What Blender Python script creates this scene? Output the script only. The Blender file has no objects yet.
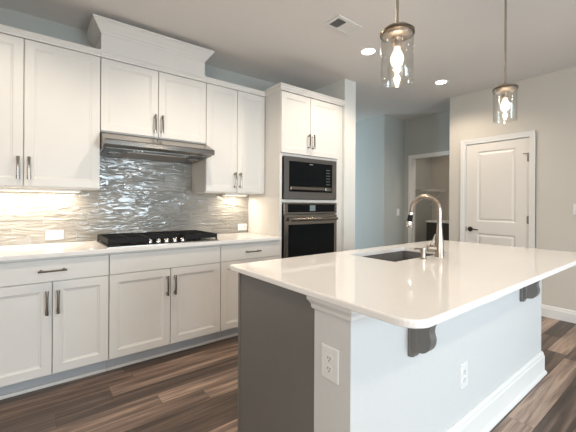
import bpy, bmesh, math, random
from mathutils import Vector, Matrix
random.seed(7)
S = bpy.context.scene
COL = S.collection

# ---------------------------------------------------------------- camera
cd = bpy.data.cameras.new('camera'); cam = bpy.data.objects.new('camera', cd); COL.objects.link(cam)
cd.sensor_width = 36.0
cd.lens = 330.5 * 36 / 576
cd.shift_x = 0.8 / 576
cd.shift_y = -12.04 / 576
cd.clip_start = 0.05
cam.matrix_world = (Matrix.Translation((0, -3.305, 1.244)) @ Matrix.Rotation(-0.6597, 4, 'Z')
                    @ Matrix.Rotation(math.pi/2, 4, 'X') @ Matrix.Rotation(0.0058, 4, 'Z'))
S.camera = cam

# ---------------------------------------------------------------- world, exposure
W = bpy.data.worlds.new('world'); S.world = W; W.use_nodes = True
bg = W.node_tree.nodes['Background']; bg.inputs[0].default_value = (0.62, 0.78, 1.0, 1); bg.inputs[1].default_value = 1.2
S.view_settings.view_transform = 'Standard'; S.view_settings.look = 'None'
S.view_settings.exposure = 0.14; S.view_settings.gamma = 1.0; S.view_settings.use_curve_mapping = False

CEIL = 2.72
WY = -2.526           # long face of the island half wall
BACK = -6.2          # wall behind the camera, with the windows

def area(name, loc, target, sx, sy, power, col):
    l = bpy.data.lights.new(name, 'AREA'); l.shape = 'RECTANGLE'; l.size = sx; l.size_y = sy; l.energy = power; l.color = col
    o = bpy.data.objects.new(name, l); COL.objects.link(o); o.location = loc
    o.rotation_euler = (Vector(target) - Vector(loc)).to_track_quat('-Z', 'Y').to_euler(); return o
DAY = (0.74, 0.90, 1.0)
# daylight through the windows behind the camera and through the foyer window
WINS = [(-0.9, 0.3), (1.3, 2.7), (2.9, 4.2)]
WPOW = [14, 62, 6]
for (a, b), p in zip(WINS, WPOW):
    area('daylight_back', ((a+b)/2, BACK-0.25, 1.25), ((a+b)/2, -2.6, 0.0), b-a, 1.8, p, DAY).data.spread = math.radians(130)
area('warm_fill_left', (-2.75, -5.2, 1.5), (0.8, -4.0, 1.1), 1.8, 1.7, 100, (1.0, 0.95, 0.88))  # added warm fill from an unseen left side, lightens the left-facing panels
area('daylight_foyer', (2.05, 2.2, 1.6), (4.6, 0.9, 1.2), 1.4, 1.7, 120, (0.66, 0.86, 1.0))

# ---------------------------------------------------------------- materials
MAT = {}
def mat(name, col, rough=0.5, metal=0.0, emis=None, estr=0.0, var=0.0, bump=0.0, bscale=60, coat=0.0, spec=None, stretch=None):
    m = bpy.data.materials.new(name); m.use_nodes = True; N = m.node_tree.nodes; L = m.node_tree.links
    b = N['Principled BSDF']
    b.inputs['Base Color'].default_value = (*col, 1); b.inputs['Roughness'].default_value = rough
    b.inputs['Metallic'].default_value = metal
    if coat: b.inputs['Coat Weight'].default_value = coat; b.inputs['Coat Roughness'].default_value = 0.05
    if spec is not None: b.inputs['Specular IOR Level'].default_value = spec
    if emis: b.inputs['Emission Color'].default_value = (*emis, 1); b.inputs['Emission Strength'].default_value = estr
    tc = N.new('ShaderNodeTexCoord'); nz = N.new('ShaderNodeTexNoise'); nz.inputs['Scale'].default_value = bscale
    nz.inputs['Detail'].default_value = 4
    if stretch:
        mp = N.new('ShaderNodeMapping'); mp.inputs['Scale'].default_value = stretch
        L.new(tc.outputs['Object'], mp.inputs[0]); L.new(mp.outputs[0], nz.inputs['Vector'])
    else: L.new(tc.outputs['Object'], nz.inputs['Vector'])
    if var:
        r = N.new('ShaderNodeMapRange'); r.inputs[1].default_value = 0.3; r.inputs[2].default_value = 0.7
        r.inputs[3].default_value = 1-var; r.inputs[4].default_value = 1+var
        L.new(nz.outputs['Fac'], r.inputs[0])
        mx = N.new('ShaderNodeVectorMath'); mx.operation = 'SCALE'; mx.inputs[0].default_value = col
        L.new(r.outputs[0], mx.inputs['Scale']); L.new(mx.outputs[0], b.inputs['Base Color'])
    if bump:
        bp = N.new('ShaderNodeBump'); bp.inputs['Strength'].default_value = bump; bp.inputs['Distance'].default_value = 0.002
        L.new(nz.outputs['Fac'], bp.inputs['Height']); L.new(bp.outputs[0], b.inputs['Normal'])
    MAT[name] = m; return m

mat('ceiling_paint', (0.76, 0.73, 0.70), 0.9, var=0.01, bump=0.05, bscale=200)
mat('wall_paint', (0.60, 0.56, 0.50), 0.85, var=0.015, bump=0.05, bscale=180)
mat('wall_grey', (0.44, 0.45, 0.42), 0.85, var=0.015, bump=0.05, bscale=180)
mat('pier_paint', (0.70, 0.70, 0.67), 0.8, var=0.01)
mat('trim_white', (0.76, 0.75, 0.73), 0.4, var=0.01)
mat('door_paint', (0.74, 0.70, 0.65), 0.42, var=0.01)
mat('cabinet_white', (0.71, 0.685, 0.645), 0.38, var=0.008, bscale=8)
mat('island_grey', (0.158, 0.149, 0.138), 0.42, var=0.02, bscale=10)
mat('gap_dark', (0.04, 0.04, 0.04), 0.8, var=0.05)
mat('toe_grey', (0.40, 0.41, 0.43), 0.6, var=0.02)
mat('steel', (0.24, 0.22, 0.20), 0.22, 1.0, var=0.04, bscale=30, stretch=(0.3, 1, 40))
mat('dark_steel', (0.21, 0.205, 0.20), 0.32, 1.0, var=0.04, bscale=30, stretch=(0.3, 1, 40))
mat('filter_steel', (0.36, 0.31, 0.27), 0.45, 1.0, var=0.2, bscale=300)
mat('nickel', (0.42, 0.365, 0.31), 0.30, 1.0, var=0.02)
mat('chrome', (0.80, 0.78, 0.75), 0.10, 1.0, var=0.01)
mat('pull_metal', (0.33, 0.30, 0.27), 0.13, 1.0, var=0.02)
mat('black_glass', (0.006, 0.007, 0.008), 0.06, 0, var=0.1, spec=0.07)
mat('black_iron', (0.012, 0.012, 0.013), 0.6, 0, var=0.2, bump=0.2, bscale=300, spec=0.2)
mat('display', (0.10, 0.12, 0.13), 0.2, 0, emis=(0.6, 0.75, 0.8), estr=0.12)
mat('sink_steel', (0.22, 0.21, 0.20), 0.45, 0.3, var=0.05)
mat('plastic_white', (0.76, 0.755, 0.74), 0.35, var=0.01)
mat('slot_dark', (0.05, 0.05, 0.05), 0.6, var=0.05)
mat('bronze', (0.05, 0.04, 0.035), 0.3, 0.9, var=0.05)
mat('hinge_metal', (0.35, 0.33, 0.30), 0.35, 0.9, var=0.03)
mat('lamp_disc', (1, 1, 1), 0.5, emis=(1, 0.90, 0.76), estr=14)
mat('strip_lens', (1, 1, 1), 0.5, emis=(1, 0.84, 0.62), estr=2.0)
mat('filament', (1, 1, 1), 0.5, emis=(1, 0.80, 0.55), estr=90)
mat('dark_block', (0.05, 0.047, 0.043), 0.6, var=0.1)
mat('vent_white', (0.72, 0.71, 0.69), 0.5, var=0.01)
mat('lens', (0.25, 0.24, 0.22), 0.2)

def quartz():
    m = mat('quartz', (0.84, 0.81, 0.78), 0.045, var=0.02, bscale=220)
    m.node_tree.nodes['Principled BSDF'].inputs['Specular IOR Level'].default_value = 0.6
quartz()

def glass(name, tint=(1, 1, 1), warm=0.0):
    m = bpy.data.materials.new(name); m.use_nodes = True; N = m.node_tree.nodes; L = m.node_tree.links
    N.clear(); out = N.new('ShaderNodeOutputMaterial'); t = N.new('ShaderNodeBsdfTransparent'); t.inputs[0].default_value = (*tint, 1)
    g = N.new('ShaderNodeBsdfGlossy'); g.inputs['Roughness'].default_value = 0.03
    fr = N.new('ShaderNodeLayerWeight'); fr.inputs[0].default_value = 0.25
    mr = N.new('ShaderNodeMapRange'); mr.inputs[3].default_value = 0.06; mr.inputs[4].default_value = 0.5
    L.new(fr.outputs['Facing'], mr.inputs[0])
    mx = N.new('ShaderNodeMixShader'); L.new(mr.outputs[0], mx.inputs[0]); L.new(t.outputs[0], mx.inputs[1]); L.new(g.outputs[0], mx.inputs[2])
    L.new(mx.outputs[0], out.inputs[0]); MAT[name] = m
glass('clear_glass', (0.97, 0.97, 0.96))
glass('bulb_glass', (1.0, 0.97, 0.92))
def glow_bulb():
    m = MAT['bulb_glass']; N = m.node_tree.nodes; L = m.node_tree.links; N.clear()
    out = N.new('ShaderNodeOutputMaterial'); t = N.new('ShaderNodeBsdfTransparent'); e = N.new('ShaderNodeEmission')
    e.inputs[0].default_value = (1.0, 0.88, 0.70, 1); e.inputs[1].default_value = 3.0
    mx = N.new('ShaderNodeMixShader'); mx.inputs[0].default_value = 0.45
    L.new(t.outputs[0], mx.inputs[1]); L.new(e.outputs[0], mx.inputs[2]); L.new(mx.outputs[0], out.inputs[0])
glow_bulb()

def math_node(N, L, op, a, b=None, c=None):
    n = N.new('ShaderNodeMath'); n.operation = op
    for i, v in enumerate((a, b, c)):
        if v is None: continue
        if isinstance(v, (int, float)): n.inputs[i].default_value = v
        else: L.new(v, n.inputs[i])
    return n.outputs[0]

def floor_mat():
    m = mat('floor_planks', (0.1, 0.07, 0.05), 0.38); N = m.node_tree.nodes; L = m.node_tree.links; b = N['Principled BSDF']
    tc = N.new('ShaderNodeTexCoord'); sp = N.new('ShaderNodeSeparateXYZ'); L.new(tc.outputs['Object'], sp.inputs[0])
    x, y = sp.outputs[0], sp.outputs[1]
    M = lambda *a: math_node(N, L, *a)
    PW, PL = 0.135, 1.22
    ry = M('DIVIDE', y, PW); row = M('FLOOR', ry)
    w1 = N.new('ShaderNodeTexWhiteNoise'); w1.noise_dimensions = '1D'; L.new(row, w1.inputs['W'])
    rx = M('ADD', M('DIVIDE', x, PL), w1.outputs['Value']); colm = M('FLOOR', rx)
    cv = N.new('ShaderNodeCombineXYZ'); L.new(row, cv.inputs[0]); L.new(colm, cv.inputs[1])
    w2 = N.new('ShaderNodeTexWhiteNoise'); w2.noise_dimensions = '2D'; L.new(cv.outputs[0], w2.inputs['Vector'])
    # grain, shifted per plank
    sh = N.new('ShaderNodeVectorMath'); sh.operation = 'SCALE'; sh.inputs['Scale'].default_value = 9.0; L.new(w2.outputs['Color'], sh.inputs[0])
    ad = N.new('ShaderNodeVectorMath'); ad.operation = 'ADD'; L.new(tc.outputs['Object'], ad.inputs[0]); L.new(sh.outputs[0], ad.inputs[1])
    mp = N.new('ShaderNodeMapping'); mp.inputs['Scale'].default_value = (0.9, 16, 1); L.new(ad.outputs[0], mp.inputs[0])
    n1 = N.new('ShaderNodeTexNoise'); n1.inputs['Scale'].default_value = 1.6; n1.inputs['Detail'].default_value = 5; n1.inputs['Distortion'].default_value = 0.6
    L.new(mp.outputs[0], n1.inputs['Vector'])
    mp2 = N.new('ShaderNodeMapping'); mp2.inputs['Scale'].default_value = (2.5, 90, 1); L.new(ad.outputs[0], mp2.inputs[0])
    n2 = N.new('ShaderNodeTexNoise'); n2.inputs['Scale'].default_value = 2; n2.inputs['Detail'].default_value = 3; L.new(mp2.outputs[0], n2.inputs['Vector'])
    f = M('ADD', M('MULTIPLY', w2.outputs['Value'], 0.58), M('ADD', M('MULTIPLY', n1.outputs['Fac'], 1.15), M('MULTIPLY', n2.outputs['Fac'], 0.30)))
    cr = N.new('ShaderNodeValToRGB'); L.new(M('SUBTRACT', f, 0.53), cr.inputs[0])
    e = cr.color_ramp.elements
    e[0].position = 0.12; e[0].color = (0.040, 0.027, 0.021, 1); e[1].position = 0.85; e[1].color = (0.47, 0.335, 0.255, 1)
    k = e.new(0.38); k.color = (0.10, 0.068, 0.052, 1); k = e.new(0.60); k.color = (0.215, 0.148, 0.112, 1)
    fx = M('FRACT', rx); fy = M('FRACT', ry)
    gx = M('LESS_THAN', fx, 0.0012); gy = M('LESS_THAN', fy, 0.016)
    g = M('MAXIMUM', gx, gy)
    mx = N.new('ShaderNodeMix'); mx.data_type = 'RGBA'; L.new(g, mx.inputs[0]); L.new(cr.outputs[0], mx.inputs[6]); mx.inputs[7].default_value = (0.02, 0.013, 0.01, 1)
    L.new(mx.outputs[2], b.inputs['Base Color'])
    r = M('ADD', M('MULTIPLY', n2.outputs['Fac'], 0.15), 0.32); L.new(r, b.inputs['Roughness'])
    bp = N.new('ShaderNodeBump'); bp.inputs['Strength'].default_value = 0.25; bp.inputs['Distance'].default_value = 0.001
    L.new(M('SUBTRACT', n2.outputs['Fac'], M('MULTIPLY', g, 2.0)), bp.inputs['Height']); L.new(bp.outputs[0], b.inputs['Normal'])
floor_mat()

def tile_mat():
    m = mat('glass_tile', (0.4, 0.4, 0.37), 0.1); N = m.node_tree.nodes; L = m.node_tree.links; b = N['Principled BSDF']
    M = lambda *a: math_node(N, L, *a)
    tc = N.new('ShaderNodeTexCoord'); sp = N.new('ShaderNodeSeparateXYZ'); L.new(tc.outputs['Object'], sp.inputs[0])
    x, z = sp.outputs[0], sp.outputs[2]
    TH, TW = 0.0762, 0.305
    rz = M('DIVIDE', M('SUBTRACT', z, 0.914), TH); row = M('FLOOR', rz)
    rx = M('ADD', M('DIVIDE', x, TW), M('MULTIPLY', row, 0.37)); cl = M('FLOOR', rx)
    cv = N.new('ShaderNodeCombineXYZ'); L.new(row, cv.inputs[0]); L.new(cl, cv.inputs[1])
    w = N.new('ShaderNodeTexWhiteNoise'); w.noise_dimensions = '2D'; L.new(cv.outputs[0], w.inputs['Vector'])
    sh = N.new('ShaderNodeVectorMath'); sh.operation = 'SCALE'; sh.inputs['Scale'].default_value = 7.0; L.new(w.outputs['Color'], sh.inputs[0])
    ad = N.new('ShaderNodeVectorMath'); ad.operation = 'ADD'; L.new(tc.outputs['Object'], ad.inputs[0]); L.new(sh.outputs[0], ad.inputs[1])
    mp = N.new('ShaderNodeMapping'); mp.inputs['Scale'].default_value = (3.6, 3.6, 18); mp.inputs['Rotation'].default_value = (0, 0.08, 0)
    L.new(ad.outputs[0], mp.inputs[0])
    nz = N.new('ShaderNodeTexNoise'); nz.inputs['Scale'].default_value = 1.0; nz.inputs['Detail'].default_value = 2.0; nz.inputs['Distortion'].default_value = 1.6
    L.new(mp.outputs[0], nz.inputs['Vector'])
    fx = M('FRACT', rx); fz = M('FRACT', rz)
    g = M('MAXIMUM', M('LESS_THAN', fx, 0.008), M('LESS_THAN', fz, 0.03))
    mx = N.new('ShaderNodeMix'); mx.data_type = 'RGBA'; L.new(g, mx.inputs[0])
    cr = N.new('ShaderNodeValToRGB'); L.new(w.outputs['Value'], cr.inputs[0]); e = cr.color_ramp.elements
    e[0].color = (0.27, 0.255, 0.225, 1); e[1].color = (0.34, 0.32, 0.285, 1)
    L.new(cr.outputs[0], mx.inputs[6]); mx.inputs[7].default_value = (0.42, 0.40, 0.37, 1)
    L.new(mx.outputs[2], b.inputs['Base Color'])
    L.new(M('ADD', M('MULTIPLY', g, 0.5), 0.06), b.inputs['Roughness'])
    b.inputs['Coat Weight'].default_value = 0.3; b.inputs['Coat Roughness'].default_value = 0.05; b.inputs['Specular IOR Level'].default_value = 0.6
    # pressed ripples: flat plateaus with soft steep edges, every tile set at its own slight tilt
    sm = N.new('ShaderNodeMapRange'); sm.interpolation_type = 'SMOOTHSTEP'; sm.inputs[1].default_value = 0.40; sm.inputs[2].default_value = 0.60
    L.new(nz.outputs['Fac'], sm.inputs[0])
    sc = N.new('ShaderNodeSeparateColor'); L.new(w.outputs['Color'], sc.inputs[0])
    tilt = M('ADD', M('MULTIPLY', M('SUBTRACT', sc.outputs[0], 0.5), M('MULTIPLY', fz, 1.1)), M('MULTIPLY', M('SUBTRACT', sc.outputs[1], 0.5), M('MULTIPLY', fx, 3.2)))
    hh = M('ADD', M('ADD', sm.outputs[0], M('MULTIPLY', nz.outputs['Fac'], 1.6)), tilt)
    bp = N.new('ShaderNodeBump'); bp.inputs['Strength'].default_value = 1.0; bp.inputs['Distance'].default_value = 0.0034
    L.new(M('SUBTRACT', hh, M('MULTIPLY', g, 0.5)), bp.inputs['Height'])
    L.new(bp.outputs[0], b.inputs['Normal']); L.new(bp.outputs[0], b.inputs['Coat Normal'])
tile_mat()

# ---------------------------------------------------------------- mesh helpers
def bx(bm, x0, x1, y0, y1, z0, z1, bev=0.0, seg=2):
    r = bmesh.ops.create_cube(bm, size=1.0); vs = r['verts']
    for v in vs:
        v.co = Vector(((x0+x1)/2 + v.co.x*(x1-x0), (y0+y1)/2 + v.co.y*(y1-y0), (z0+z1)/2 + v.co.z*(z1-z0)))
    if bev:
        es = list({e for v in vs for e in v.link_edges})
        bmesh.ops.bevel(bm, geom=es, offset=bev, segments=seg, affect='EDGES', profile=0.5)

def NEGY(y0): return lambda u, v, w: (u, y0-w, v)     # faces -Y
def NEGX(x0): return lambda u, v, w: (x0-w, u, v)     # faces -X
def UP(z0): return lambda u, v, w: (u, v, z0+w)
def DOWN(z0): return lambda u, v, w: (u, v, z0-w)

def loops(bm, u0, u1, v0, v1, prof, M):
    """nested rectangles: prof = [(inset, height), ...]"""
    rings = []
    for i, w in prof:
        rings.append([bm.verts.new(M(*p)) for p in ((u0+i, v0+i, w), (u1-i, v0+i, w), (u1-i, v1-i, w), (u0+i, v1-i, w))])
    for a, b in zip(rings, rings[1:]):
        for k in range(4): bm.faces.new((a[k], a[(k+1) % 4], b[(k+1) % 4], b[k]))
    bm.faces.new(rings[0][::-1]); bm.faces.new(rings[-1])

def tube(bm, pts, r, seg=12, cap=True, sx=1.0):
    """tube along points; r a number or list"""
    pts = [Vector(p) for p in pts]; n = len(pts); rs = r if isinstance(r, (list, tuple)) else [r]*n
    t0 = (pts[1]-pts[0]).normalized(); up = Vector((0, 0, 1)) if abs(t0.z) < 0.9 else Vector((0, 1, 0))
    a = t0.cross(up).normalized(); rings = []
    for i in range(n):
        t = (pts[min(i+1, n-1)] - pts[max(i-1, 0)]).normalized()
        a = (a - t*a.dot(t)).normalized(); b = t.cross(a)
        rings.append([bm.verts.new(pts[i] + (a*math.cos(2*math.pi*k/seg)*sx + b*math.sin(2*math.pi*k/seg))*rs[i]) for k in range(seg)])
    for p, q in zip(rings, rings[1:]):
        for k in range(seg): bm.faces.new((p[k], p[(k+1) % seg], q[(k+1) % seg], q[k]))
    if cap: bm.faces.new(rings[0][::-1]); bm.faces.new(rings[-1])

def lathe(bm, prof, c=(0, 0, 0), seg=32, closed=False):
    """prof [(r, z)] around z"""
    rings = []
    for r, z in prof:
        if r < 1e-6: rings.append([bm.verts.new((c[0], c[1], c[2]+z))])
        else: rings.append([bm.verts.new((c[0]+r*math.cos(2*math.pi*k/seg), c[1]+r*math.sin(2*math.pi*k/seg), c[2]+z)) for k in range(seg)])
    pr = list(zip(rings, rings[1:]))
    if closed: pr.append((rings[-1], rings[0]))
    for a, b in pr:
        for k in range(seg):
            k2 = (k+1) % seg
            if len(a) == 1 and len(b) == 1: continue
            if len(a) == 1: bm.faces.new((a[0], b[k2], b[k]))
            elif len(b) == 1: bm.faces.new((a[k], a[k2], b[0]))
            else: bm.faces.new((a[k], a[k2], b[k2], b[k]))

def prism(bm, poly, M, w0, w1):
    """poly in (u, v), extruded from w0 to w1"""
    a = [bm.verts.new(M(u, v, w0)) for u, v in poly]; b = [bm.verts.new(M(u, v, w1)) for u, v in poly]
    n = len(poly)
    for k in range(n): bm.faces.new((a[k], a[(k+1) % n], b[(k+1) % n], b[k]))
    bm.faces.new(a[::-1]); bm.faces.new(b)

def sweep(bm, prof, path, up=(0, 0, 1)):
    """mitred sweep of a closed profile [(out, z)] along an xy path; out is to the right of travel"""
    P = [Vector((p[0], p[1], 0)) for p in path]; n = len(P); rings = []
    for i in range(n):
        d0 = (P[i]-P[i-1]).normalized() if i > 0 else None; d1 = (P[i+1]-P[i]).normalized() if i < n-1 else None
        if d0 is None: d0 = d1
        if d1 is None: d1 = d0
        n0 = Vector((d0.y, -d0.x, 0)); n1 = Vector((d1.y, -d1.x, 0)); m = (n0+n1).normalized(); m = m / max(0.2, m.dot(n0))
        rings.append([bm.verts.new(P[i] + m*o + Vector((0, 0, z))) for o, z in prof])
    k = len(prof)
    for a, b in zip(rings, rings[1:]):
        for j in range(k): bm.faces.new((a[j], a[(j+1) % k], b[(j+1) % k], b[j]))
    bm.faces.new(rings[0][::-1]); bm.faces.new(rings[-1])

def obj(name, bm, m, parent=None, smooth=False, label=None, auto=35):
    bmesh.ops.recalc_face_normals(bm, faces=bm.faces)
    me = bpy.data.meshes.new(name); bm.to_mesh(me); bm.free()
    me.materials.append(MAT[m])
    if smooth:
        for p in me.polygons: p.use_smooth = True
        try: me.set_sharp_from_angle(angle=math.radians(auto))
        except Exception: pass
    o = bpy.data.objects.new(name, me); COL.objects.link(o)
    if parent:
        o.parent = parent; o.matrix_parent_inverse = Matrix.Translation(-parent.location) if parent.type == 'EMPTY' else Matrix.Identity(4)
    if label: o['label'] = label
    return o
def B(): return bmesh.new()
def thing(name, label, cat, loc=(0, 0, 0), group=None):
    o = bpy.data.objects.new(name, None); COL.objects.link(o); o.location = loc; o.empty_display_size = 0.1
    o['label'] = label; o['category'] = cat
    if group: o['group'] = group
    return o
def tag(o, label, cat, group=None):
    o['label'] = label; o['category'] = cat
    if group: o['group'] = group
    return o
def struct(name, bm, m, smooth=False, parent=None):
    o = obj(name, bm, m, parent, smooth)
    if not parent: o['kind'] = 'structure'
    return o

# ---------------------------------------------------------------- room shell
XR = 4.56        # wall with the panelled door
XL = -2.4
b = B(); bx(b, XL-0.1, 7.2, BACK-0.12, 4.1, -0.1, 0); struct('floor', b, 'floor_planks')
b = B(); bx(b, XL-0.1, 7.2, BACK-0.12, 4.1, CEIL, CEIL+0.1); struct('ceiling', b, 'ceiling_paint')
# wall behind the cabinets, ending in the pier beside the oven cabinet
b = B(); bx(b, XL, 3.10, 0, 0.12, 0, CEIL); struct('wall_cabinets', b, 'wall_grey')
b = B(); bx(b, 2.905, 3.10, -0.65, 0, 0, CEIL); struct('wall_pier', b, 'pier_paint')
b = B(); bx(b, XL-0.1, XL, BACK, -5.9, 0, CEIL); bx(b, XL-0.1, XL, -4.3, 0.12, 0, CEIL)
bx(b, XL-0.1, XL, -5.9, -4.3, 0, 0.65); bx(b, XL-0.1, XL, -5.9, -4.3, 2.35, CEIL); struct('wall_left', b, 'wall_paint')
# wall behind the camera with three windows
b = B(); xs = [XL] + [v for w in WINS for v in w] + [XR]
for i in range(0, len(xs), 2): bx(b, xs[i], xs[i+1], BACK-0.12, BACK, 0, CEIL)
for a, c in WINS: bx(b, a, c, BACK-0.12, BACK, 0, 0.25); bx(b, a, c, BACK-0.12, BACK, 2.1, CEIL)
struct('wall_windows', b, 'wall_paint')
def window(n, M, u0, u1, v0, v1):
    b = B()
    for (a0, a1, c0, c1) in ((u0-.07, u1+.07, v1, v1+.07), (u0-.07, u1+.07, v0-.07, v0), (u0-.07, u0, v0, v1), (u1, u1+.07, v0, v1)):
        loops(b, a0, a1, c0, c1, [(0, 0), (0, 0.018)], M)
    um = (u0+u1)/2; vm = (v0+v1)/2
    loops(b, um-.02, um+.02, v0, v1, [(0, -0.06), (0, -0.03)], M); loops(b, u0, um-.02, vm-.02, vm+.02, [(0, -0.06), (0, -0.03)], M); loops(b, um+.02, u1, vm-.02, vm+.02, [(0, -0.06), (0, -0.03)], M)
    w = struct('window_%d' % n, b, 'trim_white')
POSY = lambda y0: (lambda u, v, w: (u, y0+w, v))
POSX = lambda x0: (lambda u, v, w: (x0+w, u, v))
for i, (a, c) in enumerate(WINS): window(i+1, POSY(BACK), a, c, 0.25, 2.1)
window(4, POSX(XL), -5.9, -4.3, 0.65, 2.35)

# right wall (door wall), with the door opening
DY0, DY1, DZ = -1.995, -1.295, 2.035
b = B(); bx(b, XR, XR+0.12, BACK, DY0-0.02, 0, CEIL); bx(b, XR, XR+0.12, DY1+0.02, -1.072, 0, CEIL); bx(b, XR, XR+0.12, DY0-0.02, DY1+0.02, DZ+0.02, CEIL)
bx(b, XR+0.10, XR+0.12, DY0-0.02, DY1+0.02, 0, DZ+0.02)
struct('wall_right', b, 'wall_paint')
RX = 5.15   # back of the recess
b = B(); bx(b, XR+0.12, RX+0.0, -1.19, -1.072, 0, CEIL); struct('wall_recess_right', b, 'wall_grey')
b = B(); bx(b, XR+0.01, RX+0.1, 0.0, 0.12, 0, CEIL); bx(b, XR+0.01, XR+0.13, 0.12, 4.0, 0, CEIL); struct('wall_foyer', b, 'wall_grey')
HY0, HY1, HZ = -0.98, -0.135, 2.04
b = B(); bx(b, RX, RX+0.1, HY1, 0.0, 0, CEIL); bx(b, RX, RX+0.1, -1.19, HY0, 0, CEIL); bx(b, RX, RX+0.1, HY0, HY1, HZ, CEIL); struct('wall_recess_back', b, 'wall_grey')
# laundry room beyond
b = B(); bx(b, RX+0.1, 6.45, 0.15, 0.25, 0, CEIL); struct('wall_laundry_left', b, 'wall_grey')
b = B(); bx(b, 6.35, 6.45, -2.3, 0.15, 0, CEIL); struct('wall_laundry_back', b, 'wall_paint')
b = B(); bx(b, RX+0.1, 6.45, -2.4, -2.3, 0, CEIL); struct('wall_laundry_right', b, 'wall_paint')
# foyer walls beyond the pier
b = B(); bx(b, 3.0, 3.10, 0.12, 1.4, 0, CEIL); bx(b, 3.0, 3.1, 3.0, 4.0, 0, CEIL); bx(b, 3.0, 3.1, 1.4, 3.0, 0, 0.6); bx(b, 3.0, 3.1, 1.4, 3.0, 2.4, CEIL); struct('wall_foyer_window', b, 'wall_grey')
b = B(); bx(b, 3.0, XR+.13, 4.0, 4.1, 0, CEIL); struct('wall_foyer_end', b, 'wall_grey')

# trim
BBP = [(0, 0), (0.016, 0), (0.016, 0.095), (0.011, 0.105), (0.011, 0.118), (0.005, 0.13), (0, 0.13)]
def baseboard(name, path, prof=BBP):
    b = B(); sweep(b, prof, path); struct(name, b, 'trim_white')
# 'out' is right of travel: travel +Y gives out = +X; travel -Y gives out = -X
baseboard('baseboard_right', [(XR, DY0-0.085), (XR, BACK)])
baseboard('baseboard_right_end', [(XR, -1.072), (XR, DY1+0.085)])
baseboard('baseboard_foyer', [(XR+0.01, 4.0), (XR+0.01, 0.0), (RX, 0.0)])
baseboard('baseboard_left', [(XL, BACK), (XL, -0.62)])
baseboard('baseboard_pier', [(2.905, -0.65), (3.10, -0.65)][::-1] if False else [(3.10, -0.6501), (2.905, -0.6501)][::-1])
baseboard('baseboard_windows', [(XR, BACK), (XL, BACK)])

CAS = [(0, 0), (0.009, 0), (0.012, 0.012), (0.016, 0.05), (0.016, 0.062), (0, 0.062)]
def casing(name, M, u0, u1, v1, wid=0.062, th=0.016):
    """stepped door casing around an opening"""
    b = B()
    for w0, w1, t in ((0, wid, th*0.6), (wid*0.45, wid, th), (wid*0.8, wid, th*1.25)):
        poly = [(u0-w1, 0), (u0-w1, v1+w1), (u1+w1, v1+w1), (u1+w1, 0), (u1+w0, 0), (u1+w0, v1+w0), (u0-w0, v1+w0), (u0-w0, 0)]
        a = [b.verts.new(M(u, v, 0)) for u, v in poly]; c = [b.verts.new(M(u, v, t)) for u, v in poly]
        for k in range(8): b.faces.new((a[k], a[(k+1) % 8], c[(k+1) % 8], c[k]))
        for q in ((0, 1, 6, 7), (1, 2, 5, 6), (2, 3, 4, 5)): b.faces.new([c[i] for i in q]); b.faces.new([a[i] for i in q][::-1])
    return struct(name, b, 'trim_white')
casing('trim_1', NEGX(XR), DY0-0.003, DY1+0.003, DZ+0.006)
casing('trim_2', NEGX(RX), HY0, HY1-0.012, HZ-0.012, 0.06)
# jambs
b = B(); bx(b, XR+0.001, XR+0.10, DY1+0.003, DY1+0.02, 0, DZ+0.02); bx(b, XR+0.001, XR+0.10, DY0-0.02, DY0-0.003, 0, DZ+0.02); bx(b, XR+0.001, XR+0.10, DY0-0.003, DY1+0.003, DZ+0.004, DZ+0.02); struct('trim_3', b, 'trim_white')
b = B(); bx(b, RX-0.001, RX+0.105, HY1-0.015, HY1, 0, HZ); bx(b, RX-0.001, RX+0.105, HY0, HY0+0.015, 0, HZ); bx(b, RX-0.001, RX+0.105, HY0+.015, HY1-0.015, HZ-0.015, HZ)
bx(b, RX+0.035, RX+0.075, HY1-0.027, HY1-0.015, 0, HZ-.015); struct('trim_4', b, 'trim_white')

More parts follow.
